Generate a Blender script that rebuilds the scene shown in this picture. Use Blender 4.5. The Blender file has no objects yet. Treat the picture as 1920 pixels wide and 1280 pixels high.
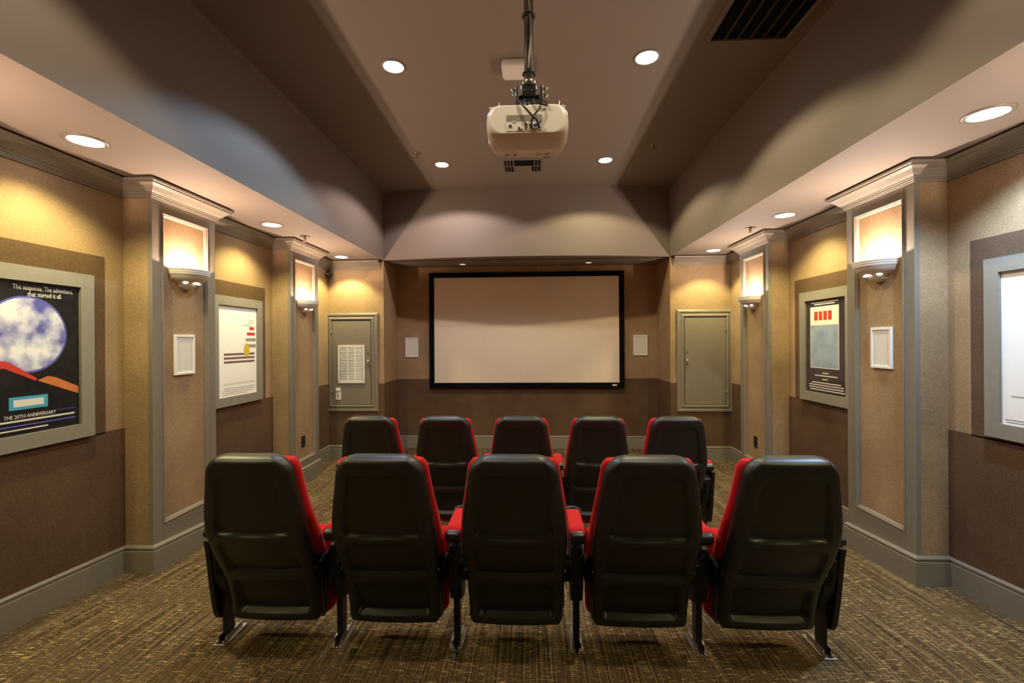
import bpy, bmesh, math, random
from mathutils import Vector, Matrix
random.seed(4)
R = math.radians
D = bpy.data
SC = bpy.context.scene
COL = SC.collection

# ------------------------------------------------------------------ camera, world, exposure
W_PX, H_PX, F_PX = 1920, 1280, 853.0
CAM_H = 1.405
YAW, ROLL, HORIZON = 0.04296, 0.0064, 638.58
cd = D.cameras.new('camera'); cam = D.objects.new('camera', cd); COL.objects.link(cam)
cd.sensor_fit = 'HORIZONTAL'; cd.sensor_width = 36.0; cd.lens = 36.0 * F_PX / W_PX
cd.shift_y = (HORIZON - 640.0) / W_PX
cd.clip_start = 0.02; cd.clip_end = 60
cam.matrix_world = (Matrix.Translation((0, 0, CAM_H)) @ Matrix.Rotation(YAW, 4, 'Z')
                    @ Matrix.Rotation(R(90), 4, 'X') @ Matrix.Rotation(-ROLL, 4, 'Z'))
SC.camera = cam
wd = D.worlds.new('world'); SC.world = wd; wd.use_nodes = True
wd.node_tree.nodes['Background'].inputs[0].default_value = (0.02, 0.017, 0.014, 1)
wd.node_tree.nodes['Background'].inputs[1].default_value = 1.0
vs = SC.view_settings
vs.view_transform = 'Standard'; vs.look = 'None'; vs.gamma = 1.0; vs.use_curve_mapping = False
vs.exposure = 0.0
P_TRAY, P_SOFFIT, P_SCONCE = 88.0, 82.0, 47.0      # lamp powers in watts

# ------------------------------------------------------------------ room measures (metres)
XL, XR = -2.58, 2.44            # side walls
PL, PR = -2.39, 2.25            # pilaster faces
CX = (XL + XR) / 2
TL, TR = -1.866, 1.708          # raised part of the ceiling
ZS, ZC = 2.43, 3.285            # soffit, raised ceiling
YF, YA = 5.68, 6.28             # front wall beside the alcove, alcove back wall
YB, YT = -1.1, -0.45            # wall behind the camera, end of the raised ceiling
DROP = 0.075
def floor_z(y):
    if y < 2.1: return 0.0
    if y > 3.3: return -DROP
    return -DROP * (y - 2.1) / 1.2
ZB = -0.2                        # everything on the walls starts below the floor

# ------------------------------------------------------------------ materials
MATS = {}
def nt_new(name):
    m = D.materials.new(name); m.use_nodes = True
    nt = m.node_tree; b = nt.nodes['Principled BSDF']
    MATS[name] = m
    return m, nt, b
def tex_coord(nt, scale=(1, 1, 1), kind='Object'):
    tc = nt.nodes.new('ShaderNodeTexCoord'); mp = nt.nodes.new('ShaderNodeMapping')
    mp.inputs['Scale'].default_value = scale
    nt.links.new(tc.outputs[kind], mp.inputs[0])
    return mp.outputs[0]
def noise(nt, vec, scale, detail=2.0, rough=0.5):
    n = nt.nodes.new('ShaderNodeTexNoise')
    n.inputs['Scale'].default_value = scale; n.inputs['Detail'].default_value = detail
    n.inputs['Roughness'].default_value = rough
    nt.links.new(vec, n.inputs['Vector'])
    return n.outputs['Fac']
def ramp(nt, fac, stops, interp='LINEAR'):
    r = nt.nodes.new('ShaderNodeValToRGB'); r.color_ramp.interpolation = interp
    el = r.color_ramp.elements
    while len(el) < len(stops): el.new(0.5)
    for e, (p, c) in zip(el, stops):
        e.position = p; e.color = (c[0], c[1], c[2], 1)
    nt.links.new(fac, r.inputs[0])
    return r.outputs['Color']
def mixc(nt, fac, a, b, mode='MIX'):
    m = nt.nodes.new('ShaderNodeMix'); m.data_type = 'RGBA'; m.blend_type = mode
    if isinstance(fac, float): m.inputs[0].default_value = fac
    else: nt.links.new(fac, m.inputs[0])
    for s, v in ((6, a), (7, b)):
        if isinstance(v, tuple): m.inputs[s].default_value = (v[0], v[1], v[2], 1)
        else: nt.links.new(v, m.inputs[s])
    return m.outputs[2]
def mathn(nt, op, a, b=None):
    m = nt.nodes.new('ShaderNodeMath'); m.operation = op
    for i, v in enumerate((a, b)):
        if v is None: continue
        if isinstance(v, (int, float)): m.inputs[i].default_value = v
        else: nt.links.new(v, m.inputs[i])
    return m.outputs[0]
def bump(nt, b, h, strength=0.3, dist=0.002):
    n = nt.nodes.new('ShaderNodeBump'); n.inputs['Strength'].default_value = strength
    n.inputs['Distance'].default_value = dist
    nt.links.new(h, n.inputs['Height']); nt.links.new(n.outputs[0], b.inputs['Normal'])
def plain(name, col, rough=0.5, metal=0.0, spec=0.5, coat=0.0, nscale=0, var=0.08, bstr=0.0, bdist=0.001):
    m, nt, b = nt_new(name)
    b.inputs['Roughness'].default_value = rough; b.inputs['Metallic'].default_value = metal
    b.inputs['Specular IOR Level'].default_value = spec
    b.inputs['Coat Weight'].default_value = coat
    v = tex_coord(nt); f = noise(nt, v, nscale or 30.0, 3.0)
    lo = tuple(c * (1 - var) for c in col); hi = tuple(min(1, c * (1 + var)) for c in col)
    nt.links.new(ramp(nt, f, [(0.3, lo), (0.7, hi)]), b.inputs['Base Color'])
    if bstr: bump(nt, b, f, bstr, bdist)
    return m
def fabric(name, col, var=0.16):
    m, nt, b = nt_new(name)
    b.inputs['Roughness'].default_value = 0.95; b.inputs['Specular IOR Level'].default_value = 0.1
    v = tex_coord(nt)
    big = noise(nt, v, 3.0, 3.0); fine = noise(nt, v, 95.0, 4.0, 0.7)
    c1 = ramp(nt, big, [(0.3, tuple(c * (1 - var) for c in col)), (0.7, tuple(c * (1 + var) for c in col))])
    c2 = ramp(nt, fine, [(0.25, (0.72, 0.70, 0.68)), (0.75, (1.22, 1.22, 1.22))])
    nt.links.new(mixc(nt, 1.0, c1, c2, 'MULTIPLY'), b.inputs['Base Color'])
    bump(nt, b, fine, 0.55, 0.004)
    return m
def emit(name, col, strength):
    m, nt, b = nt_new(name)
    b.inputs['Base Color'].default_value = (0.9, 0.9, 0.9, 1)
    b.inputs['Emission Color'].default_value = (*col, 1); b.inputs['Emission Strength'].default_value = strength
    return m

fabric('tan_fabric', (0.335, 0.228, 0.128))
fabric('brown_fabric', (0.116, 0.070, 0.042))
plain('trim_paint', (0.205, 0.178, 0.140), 0.45, var=0.04)
plain('ceiling_paint', (0.21, 0.172, 0.143), 0.75, var=0.03, nscale=200)
plain('frame_paint', (0.235, 0.215, 0.175), 0.5, var=0.05)
plain('shell_plastic', (0.0088, 0.0088, 0.0078), 0.42, spec=0.7, nscale=400, var=0.25, bstr=0.25, bdist=0.0006)
plain('black_metal', (0.006, 0.006, 0.006), 0.4, spec=0.4)
plain('bracket_black', (0.004, 0.004, 0.004), 0.7, spec=0.15)
plain('arm_plastic', (0.012, 0.012, 0.012), 0.35)
plain('white_plastic', (0.78, 0.76, 0.72), 0.4, var=0.02)
plain('projector_white', (0.80, 0.75, 0.66), 0.28, var=0.02, coat=0.2)
plain('sconce_plaster', (0.80, 0.75, 0.67), 0.5, var=0.03)
plain('grille_grey', (0.68, 0.645, 0.59), 0.7, nscale=600, var=0.2)
plain('chrome', (0.6, 0.58, 0.55), 0.22, metal=1.0, var=0.05)
plain('steel_pole', (0.16, 0.15, 0.145), 0.35, metal=0.8, var=0.1)
plain('screen_white', (0.74, 0.62, 0.48), 0.8, var=0.015)
plain('black_velvet', (0.004, 0.004, 0.004), 0.95, spec=0.1)
plain('dark_void', (0.006, 0.005, 0.005), 0.9, spec=0.1)
plain('port_grey', (0.26, 0.23, 0.19), 0.5)
plain('port_black', (0.01, 0.01, 0.012), 0.5)
plain('port_blue', (0.06, 0.10, 0.35), 0.5)
plain('cable_black', (0.012, 0.011, 0.011), 0.4)
plain('cable_grey', (0.33, 0.31, 0.28), 0.5)
plain('brass_dull', (0.36, 0.30, 0.22), 0.35, metal=0.9)
plain('slat_dark', (0.05, 0.042, 0.036), 0.6)
plain('vent_brown', (0.2, 0.165, 0.135), 0.6)
emit('lamp_cool', (0.90, 0.95, 1.0), 30.0)
emit('lamp_warm', (1.0, 0.95, 0.88), 30.0)
emit('bulb_glow', (1.0, 0.86, 0.66), 60.0)
emit('slot_glow', (1.0, 0.90, 0.74), 4.0)
emit('alcove_spot', (1.0, 0.85, 0.65), 1.2)

# red seat cloth
m, nt, b = nt_new('red_cloth')
b.inputs['Roughness'].default_value = 0.9; b.inputs['Specular IOR Level'].default_value = 0.15
b.inputs['Sheen Weight'].default_value = 0.35; b.inputs['Sheen Tint'].default_value = (1, 0.25, 0.2, 1)
v = tex_coord(nt); f = noise(nt, v, 260.0, 3.0)
nt.links.new(ramp(nt, f, [(0.3, (0.40, 0.006, 0.010)), (0.7, (0.58, 0.012, 0.017))]), b.inputs['Base Color'])
bump(nt, b, f, 0.35, 0.001)

# carpet: brown woven stripes along the room with short gold dashes across it
m, nt, b = nt_new('carpet')
b.inputs['Roughness'].default_value = 0.95; b.inputs['Specular IOR Level'].default_value = 0.1
v1 = tex_coord(nt, (110, 1.6, 1)); f1 = noise(nt, v1, 1.0, 3.0, 0.6)
v2 = tex_coord(nt, (20, 140, 1)); f2 = noise(nt, v2, 1.0, 2.0, 0.5)
v3 = tex_coord(nt, (1.7, 1.7, 1)); f3 = noise(nt, v3, 1.0, 2.0)
v4 = tex_coord(nt, (230, 60, 1)); f4 = noise(nt, v4, 1.0, 2.0)
v5 = tex_coord(nt, (5, 5, 1)); f5 = noise(nt, v5, 1.0, 2.0)
base = ramp(nt, f1, [(0.32, (0.023, 0.015, 0.007)), (0.50, (0.084, 0.056, 0.029)), (0.66, (0.19, 0.128, 0.068))])
base = mixc(nt, 0.55, base, ramp(nt, f4, [(0.3, (0.5, 0.5, 0.5)), (0.7, (1.5, 1.5, 1.45))]), 'MULTIPLY')
fl = mathn(nt, 'ADD', f2, mathn(nt, 'MULTIPLY', mathn(nt, 'SUBTRACT', f5, 0.5), 0.25))
fl = ramp(nt, fl, [(0.585, (0, 0, 0)), (0.65, (1, 1, 1))])
gate = ramp(nt, f4, [(0.40, (0.15, 0.15, 0.15)), (0.56, (1, 1, 1))])
flk = mixc(nt, 1.0, fl, gate, 'MULTIPLY')
sep = nt.nodes.new('ShaderNodeSeparateColor'); nt.links.new(flk, sep.inputs[0])
gold = ramp(nt, f3, [(0.35, (0.48, 0.32, 0.15)), (0.65, (0.50, 0.38, 0.15))])
colr = mixc(nt, mathn(nt, 'MULTIPLY', sep.outputs[0], 0.85), base, gold)
nt.links.new(colr, b.inputs['Base Color'])
bump(nt, b, f4, 0.6, 0.004)

# ------------------------------------------------------------------ mesh helpers
ORG = {}
def tag(o, label=None, cat=None, group=None, kind=None):
    if label: o['label'] = label
    if cat: o['category'] = cat
    if group: o['group'] = group
    if kind: o['kind'] = kind
    return o
def empty(name, loc=(0, 0, 0), label=None, cat=None, group=None, kind=None, parent=None):
    o = D.objects.new(name, None); COL.objects.link(o)
    o.empty_display_size = 0.1
    if parent is not None:
        po = ORG[parent.name]; o.parent = parent
        o.location = tuple(a - c for a, c in zip(loc, po))
    else: o.location = loc
    ORG[o.name] = tuple(loc)
    return tag(o, label, cat, group, kind)
class MB:
    def __init__(s): s.v = []; s.f = []; s.sm = []
    def add(s, vs_, fs_, smooth=False):
        n = len(s.v); s.v += [tuple(p) for p in vs_]
        s.f += [tuple(i + n for i in f) for f in fs_]; s.sm += [smooth] * len(fs_)
        return s
    def box(s, x0, x1, y0, y1, z0, z1, bev=0.0):
        x0, x1 = min(x0, x1), max(x0, x1); y0, y1 = min(y0, y1), max(y0, y1); z0, z1 = min(z0, z1), max(z0, z1)
        if bev <= 0:
            return s.add([(x0, y0, z0), (x1, y0, z0), (x1, y1, z0), (x0, y1, z0), (x0, y0, z1), (x1, y0, z1), (x1, y1, z1), (x0, y1, z1)],
                         [(0, 3, 2, 1), (4, 5, 6, 7), (0, 1, 5, 4), (1, 2, 6, 5), (2, 3, 7, 6), (3, 0, 4, 7)])
        bm = bmesh.new(); bmesh.ops.create_cube(bm, size=1)
        for q in bm.verts:
            q.co = Vector(((x0 + x1) / 2 + q.co.x * (x1 - x0), (y0 + y1) / 2 + q.co.y * (y1 - y0), (z0 + z1) / 2 + q.co.z * (z1 - z0)))
        bmesh.ops.bevel(bm, geom=bm.edges[:], offset=bev, segments=2, profile=0.5, affect='EDGES')
        bm.verts.index_update()
        s.add([q.co[:] for q in bm.verts], [[q.index for q in f.verts] for f in bm.faces], False)
        bm.free(); return s
    def prism(s, poly, axis, a, c):
        # polygon in the two other axes, extruded along axis from a to c
        def P(u, w, t): return {'x': (t, u, w), 'y': (u, t, w), 'z': (u, w, t)}[axis]
        n = len(poly)
        vs_ = [P(u, w, a) for u, w in poly] + [P(u, w, c) for u, w in poly]
        return s.add(vs_, [tuple(range(n)), tuple(range(2 * n - 1, n - 1, -1))] + [(i, (i + 1) % n, n + (i + 1) % n, n + i) for i in range(n)])
    def loft(s, rings, closed=True, cap=True, smooth=True):
        n = len(rings[0]); vs_ = [p for r in rings for p in r]; fs_ = []
        for k in range(len(rings) - 1):
            for i in range(n if closed else n - 1):
                j = (i + 1) % n
                fs_.append((k * n + i, k * n + j, (k + 1) * n + j, (k + 1) * n + i))
        s.add(vs_, fs_, smooth)
        if cap and closed:
            m_ = len(s.v) - len(vs_)
            s.f += [tuple(m_ + i for i in range(n - 1, -1, -1)), tuple(m_ + (len(rings) - 1) * n + i for i in range(n))]
            s.sm += [False, False]
        return s
    def tube(s, pts, r, n=8, smooth=True):
        pts = [Vector(p) for p in pts]; rings = []
        up = Vector((0.13, 0.37, 0.92)).normalized()
        for i, p in enumerate(pts):
            t = (pts[min(i + 1, len(pts) - 1)] - pts[max(i - 1, 0)]).normalized()
            if abs(t.dot(up)) > 0.95: u = Vector((1, 0, 0))
            else: u = up
            a = t.cross(u).normalized(); c = t.cross(a)
            rr = r[i] if isinstance(r, (list, tuple)) else r
            rings.append([p + a * math.cos(2 * math.pi * k / n) * rr + c * math.sin(2 * math.pi * k / n) * rr for k in range(n)])
        return s.loft(rings, smooth=smooth)
    def cyl(s, c, r, z0, z1, n=24, axis='z', smooth=True):
        return s.lathe([(r, z0), (r, z1)], c, n, axis, cap=True, smooth=smooth)
    def lathe(s, prof, c, n=32, axis='z', a0=0.0, a1=2 * math.pi, cap=False, smooth=True):
        full = abs(a1 - a0 - 2 * math.pi) < 1e-6; k = n if full else n + 1
        def P(r, h, a):
            u, w = r * math.cos(a), r * math.sin(a)
            return {'z': (c[0] + u, c[1] + w, c[2] + h), 'y': (c[0] + u, c[1] + h, c[2] + w), 'x': (c[0] + h, c[1] + u, c[2] + w)}[axis]
        rings = [[P(r, h, a0 + (a1 - a0) * i / n) for i in range(k)] for r, h in prof]
        return s.loft(rings, closed=full, cap=cap, smooth=smooth)
    def sweep(s, path, prof, closed=False, side=1, zf=None, smooth=False):
        # profile (out, z) swept along a plan path with mitres; out is to the right of travel times side; zf(x, y) lifts it
        n = len(path); P = [Vector((p[0], p[1])) for p in path]; rings = []
        for i in range(n):
            d0 = (P[i] - P[i - 1]).normalized() if (i > 0 or closed) else None
            d1 = (P[(i + 1) % n] - P[i]).normalized() if (i < n - 1 or closed) else None
            if d0 is None: d0 = d1
            if d1 is None: d1 = d0
            n0 = Vector((d0.y, -d0.x)) * side; n1 = Vector((d1.y, -d1.x)) * side
            m_ = n0 + n1; m_ = m_ / max(1e-6, m_.dot(n0))
            dz = zf(P[i].x, P[i].y) if zf else 0.0
            rings.append([(P[i].x + m_.x * o, P[i].y + m_.y * o, z + dz) for o, z in prof])
        k = len(prof); vs_ = [p for r in rings for p in r]; fs_ = []
        for a in range(n if closed else n - 1):
            c = (a + 1) % n
            for i in range(k):
                j = (i + 1) % k
                fs_.append((a * k + i, a * k + j, c * k + j, c * k + i))
        if not closed: fs_ += [tuple(range(k - 1, -1, -1)), tuple((n - 1) * k + i for i in range(k))]
        return s.add(vs_, fs_, smooth)
    def build(s, name, mat, parent=None, loc=None, label=None, cat=None, group=None, kind=None):
        if parent is not None: org = ORG[parent.name]
        else: org = loc or (0, 0, 0)
        me = D.meshes.new(name)
        me.from_pydata([(p[0] - org[0], p[1] - org[1], p[2] - org[2]) for p in s.v], [], s.f)
        me.polygons.foreach_set('use_smooth', s.sm)
        bm = bmesh.new(); bm.from_mesh(me); bmesh.ops.recalc_face_normals(bm, faces=bm.faces); bm.to_mesh(me); bm.free()
        me.materials.append(MATS[mat]); me.update()
        o = D.objects.new(name, me); COL.objects.link(o)
        if parent is not None: o.parent = parent
        else: o.location = org
        ORG[o.name] = tuple(org)
        return tag(o, label, cat, group, kind)
def copy_tree(o, parent=None):
    c = o.copy(); COL.objects.link(c); c.parent = parent
    if parent is not None: c.matrix_parent_inverse = o.matrix_parent_inverse.copy()
    for ch in list(o.children): copy_tree(ch, c)
    return c
def text_part(name, body, size, mat, parent, mtx, align='CENTER', squash=1.0):
    cu = D.curves.new(name, 'FONT'); cu.body = body; cu.size = size; cu.align_x = align; cu.align_y = 'CENTER'
    cu.resolution_u = 2; cu.extrude = 0.0004
    t = D.objects.new(name + '_tmp', cu); COL.objects.link(t)
    dg = bpy.context.evaluated_depsgraph_get()
    me = D.meshes.new_from_object(t.evaluated_get(dg)); D.objects.remove(t)
    po = ORG[parent.name]
    me.transform(Matrix.Translation((-po[0], -po[1], -po[2])) @ mtx @ Matrix.Diagonal((squash, 1, 1, 1)))
    me.materials.clear(); me.materials.append(MATS[mat])
    o = D.objects.new(name, me); COL.objects.link(o); o.parent = parent; ORG[o.name] = po
    return o

# ------------------------------------------------------------------ floor
mb = MB()
ys = [YB - 0.1, 2.1, 3.3, YA + 0.1]; vs_ = []
for y in ys: vs_ += [(XL - 0.1, y, floor_z(y)), (XR + 0.1, y, floor_z(y))]
n0 = len(vs_); vs_ += [(p[0], p[1], -0.35) for p in vs_[:n0]]
fs_ = [(2 * i, 2 * i + 1, 2 * i + 3, 2 * i + 2) for i in range(3)] + [(n0 + 2 * i + 2, n0 + 2 * i + 3, n0 + 2 * i + 1, n0 + 2 * i) for i in range(3)]
fs_ += [(2 * i, 2 * i + 2, n0 + 2 * i + 2, n0 + 2 * i) for i in range(3)] + [(2 * i + 3, 2 * i + 1, n0 + 2 * i + 1, n0 + 2 * i + 3) for i in range(3)]
fs_ += [(1, 0, n0, n0 + 1), (6, 7, n0 + 7, n0 + 6)]
mb.add(vs_, fs_).build('floor', 'carpet', kind='structure', label='brown patterned carpet floor with gold flecks', cat='floor')

# ------------------------------------------------------------------ ceiling
ceil = MB().box(TL - 0.05, TR + 0.05, YT - 0.05, YF + 0.05, ZC, ZC + 0.1).build('ceiling', 'ceiling_paint', kind='structure', label='taupe raised ceiling with lowered soffits along the sides', cat='ceiling')
MB().box(XL - 0.1, TL, YB - 0.1, YF + 0.12, ZS, ZC + 0.1).build('soffit', 'ceiling_paint', ceil)
MB().box(TR, XR + 0.1, YB - 0.1, YF + 0.12, ZS, ZC + 0.1).build('soffit', 'ceiling_paint', ceil)
MB().box(TL, TR, YB - 0.1, YT, ZS, ZC + 0.1).build('soffit', 'ceiling_paint', ceil)
# the fascia over the alcove bows gently into the room
SAG = 0.17; HW = (TR - TL) / 2; RAD = (HW * HW + SAG * SAG) / (2 * SAG); MX = (TL + TR) / 2
arc = []
for i in range(49):
    x = TL + (TR - TL) * i / 48; arc.append((x, YF - (math.sqrt(RAD * RAD - (x - MX) ** 2) - (RAD - SAG))))
poly = arc + [(TR, YF + 0.08), (TL, YF + 0.08)]
MB().prism(poly, 'z', ZS, ZC + 0.1).build('fascia', 'ceiling_paint', ceil)
MB().box(TL - 0.2, TR + 0.2, YF + 0.04, YA + 0.1, ZS, ZS + 0.1).build('alcove_soffit', 'ceiling_paint', ceil)

# ------------------------------------------------------------------ walls
PIL = [(1.13, 1.71), (2.77, 3.345), (4.42, 5.01)]
ZTOP = ZS + 0.05
wl = MB().box(XL - 0.12, XL, YB - 0.1, YF + 0.1, ZB, ZTOP).build('wall_left', 'tan_fabric', kind='structure', label='tan fabric side wall on the left with brown lower panels', cat='wall')
wr = MB().box(XR, XR + 0.12, YB - 0.1, YF + 0.1, ZB, ZTOP).build('wall_right', 'tan_fabric', kind='structure', label='tan fabric side wall on the right with brown lower panels', cat='wall')
wb = MB().box(XL - 0.1, XR + 0.1, YB - 0.12, YB, ZB, ZTOP).build('wall_back', 'tan_fabric', kind='structure', label='tan fabric wall behind the seats', cat='wall')
mb = MB().box(XL - 0.1, TL, YF, YA + 0.12, ZB, ZTOP).box(TR, XR + 0.1, YF, YA + 0.12, ZB, ZTOP).box(TL, TR, YA, YA + 0.12, ZB, ZTOP)
wf = mb.build('wall_front', 'tan_fabric', kind='structure', label='tan fabric front wall with a shallow alcove for the screen', cat='wall')
T = 0.006
def wains(y0, y1, z, wall, x, sgn, nm='wainscot_panel'):
    MB().box(x, x + sgn * T, y0, y1, ZB, z, ).build(nm, 'brown_fabric', wall)
gaps = [(YB, PIL[0][0]), (PIL[0][1], PIL[1][0]), (PIL[1][1], PIL[2][0]), (PIL[2][1], YF)]
ZW = [0.87, 0.87, 0.865, 0.872]
for (a, c), z in zip(gaps, ZW):
    wains(a, c, z, wl, XL, 1); wains(a, c, z, wr, XR, -1)
MB().box(XL, TL, YF - T, YF, ZB, 0.876).build('wainscot_panel', 'brown_fabric', wf)
MB().box(TR, XR, YF - T, YF, ZB, 0.876).build('wainscot_panel', 'brown_fabric', wf)
MB().box(TL, TL + T, YF, YA, ZB, 0.88).build('wainscot_panel', 'brown_fabric', wf)
MB().box(TR - T, TR, YF, YA, ZB, 0.88).build('wainscot_panel', 'brown_fabric', wf)
MB().box(TL, TR, YA - T, YA, ZB, 0.88).build('wainscot_panel', 'brown_fabric', wf)
MB().box(XL, XR, YB, YB + T, ZB, 0.87).build('wainscot_panel', 'brown_fabric', wb)
# brown borders round the posters reach down to the wainscot
for (a, c) in ((1.80, 2.64), (3.435, 4.295)):
    MB().box(XL, XL + T, a, c, 0.862, 1.925).build('poster_border_panel', 'brown_fabric', wl)
for (a, c) in ((1.80, 2.63), (3.46, 4.315)):
    MB().box(XR - T, XR, a, c, 0.862, 1.94).build('poster_border_panel', 'brown_fabric', wr)

# pilasters: fabric core, painted face boards, bead moulding round the fabric panel
def pilaster(wall, xw, xf, y0, y1, dz):
    s = 1 if xf > xw else -1; bt = 0.028
    core = MB().box(xw - s * 0.02, xf - s * bt, y0 + 0.004, y1 - 0.004, ZB, ZTOP).build('pilaster', 'tan_fabric', wall)
    zt, zb = 2.252, 0.235 + dz; w = 0.078
    xa, xb = xf - s * bt, xf
    MB().box(xa, xb, y0, y0 + w, ZB, ZTOP, 0.002).build('face_stile', 'trim_paint', core)
    MB().box(xa, xb, y1 - w, y1, ZB, ZTOP, 0.002).build('face_stile', 'trim_paint', core)
    MB().box(xa, xb, y0 + w, y1 - w, zt, ZTOP).build('face_rail', 'trim_paint', core)
    MB().box(xa, xb, y0 + w, y1 - w, ZB, zb).build('face_rail', 'trim_paint', core)
    MB().box(xa, xf - s * 0.016, y0 + w, y1 - w, zb, zt).build('fabric_panel', 'tan_fabric', core)
    # bead: profile swept round the opening (in the y-z plane)
    pr = [(0.0, -0.02), (0.0, 0.004), (0.006, 0.006), (0.011, 0.001), (0.014, 0.001), (0.020, -0.003), (0.024, -0.010), (0.024, -0.02)]
    rings = []
    for (cy, cz, dy, dz_) in ((y0 + w, zb, 1, 1), (y1 - w, zb, -1, 1), (y1 - w, zt, -1, -1), (y0 + w, zt, 1, -1)):
        rings.append([(xf + s * h, cy + dy * o, cz + dz_ * o) for o, h in pr])
    k = len(pr); vv = [p for r in rings for p in r]; ff = []
    for a in range(4):
        c = (a + 1) % 4
        for i in range(k - 1): ff.append((a * k + i, a * k + i + 1, c * k + i + 1, c * k + i))
    MB().add(vv, ff).build('panel_moulding', 'trim_paint', core)
    return core
PDZ = [0.0, -0.0, -0.07]
for (a, c), dz in zip(PIL, PDZ):
    pilaster(wl, XL, PL, a, c, dz)
    pilaster(wr, XR, PR, a, c, dz)

# ------------------------------------------------------------------ crown mouldings and baseboards
def side_path(xw, xf, end):
    p = [(xw, YB)]
    for a, c in PIL: p += [(xw, a), (xf, a), (xf, c), (xw, c)]
    return p + [(xw, YF), (end, YF)]
CROWN = [(0, 2.322), (0.010, 2.322), (0.012, 2.331), (0.017, 2.333), (0.017, 2.341), (0.024, 2.343), (0.026, 2.350), (0.030, 2.353),
         (0.038, 2.360), (0.050, 2.373), (0.060, 2.383), (0.072, 2.390), (0.080, 2.394), (0.080, 2.402), (0.088, 2.405), (0.092, 2.414), (0.092, 2.420), (0.0, 2.420)]
MB().sweep(side_path(XL, PL, TL - 0.035), CROWN, side=1).build('trim_1', 'trim_paint', kind='structure', label='taupe crown moulding round the left wall and pilasters', cat='moulding')
MB().sweep(side_path(XR, PR, TR + 0.035), CROWN, side=-1).build('trim_2', 'trim_paint', kind='structure', label='taupe crown moulding round the right wall and pilasters', cat='moulding')
BASE = [(0, ZB), (0.020, ZB), (0.020, 0.138), (0.014, 0.141), (0.014, 0.150), (0.019, 0.153), (0.019, 0.160), (0.010, 0.170), (0, 0.172)]
def base_path(xw, xf):
    p = [(xw, YB)]
    for i, (a, c) in enumerate(PIL):
        p += [(xw, a), (xf, a)]
        if a > 2.1 and a < 3.3: p += [(xf, 3.3)]
        p += [(xf, c), (xw, c)]
        if i == 0: p += [(xw, 2.1)]
    return p + [(xw, YF)]
zf = lambda x, y: floor_z(y)
MB().sweep(base_path(XL, PL), BASE, side=1, zf=zf).build('baseboard_left', 'trim_paint', kind='structure', label='tall taupe baseboard along the left wall', cat='baseboard')
MB().sweep(base_path(XR, PR), BASE, side=-1, zf=zf).build('baseboard_right', 'trim_paint', kind='structure', label='tall taupe baseboard along the right wall', cat='baseboard')
MB().sweep([(XL, YF), (TL, YF), (TL, YA), (TR, YA), (TR, YF), (XR, YF)], BASE, side=1, zf=zf).build('baseboard_front', 'trim_paint', kind='structure', label='tall taupe baseboard below the projection screen', cat='baseboard')
MB().sweep([(XL, YB), (XR, YB)], BASE, side=-1, zf=zf).build('baseboard_back', 'trim_paint', kind='structure', label='tall taupe baseboard behind the seats', cat='baseboard')

# ------------------------------------------------------------------ projection screen
sx0, sx1, sz0, sz1, sy = -1.409, 1.257, 0.762, 2.345, YA - 0.06
scr = empty('projection_screen', ((sx0 + sx1) / 2, YA, sz0), 'wide pale projection screen in a black frame inside the alcove', 'screen')
fw = 0.068
for (a, c, e, f_) in ((sx0, sx1, sz1 - fw, sz1), (sx0, sx1, sz0, sz0 + fw), (sx0, sx0 + fw, sz0 + fw, sz1 - fw), (sx1 - fw, sx1, sz0 + fw, sz1 - fw)):
    MB().box(a, c, sy, YA - T - 0.001, e, f_, 0.004).build('frame_rail', 'black_velvet', scr)
MB().box(sx0 + fw - 0.004, sx1 - fw + 0.004, sy + 0.012, sy + 0.02, sz0 + fw - 0.004, sz1 - fw + 0.004).build('screen_fabric', 'screen_white', scr)
MB().box(sx1 - 0.165, sx1 - 0.105, sy - 0.003, sy, sz0 + 0.024, sz0 + 0.044).build('name_plate', 'grille_grey', scr)

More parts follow.
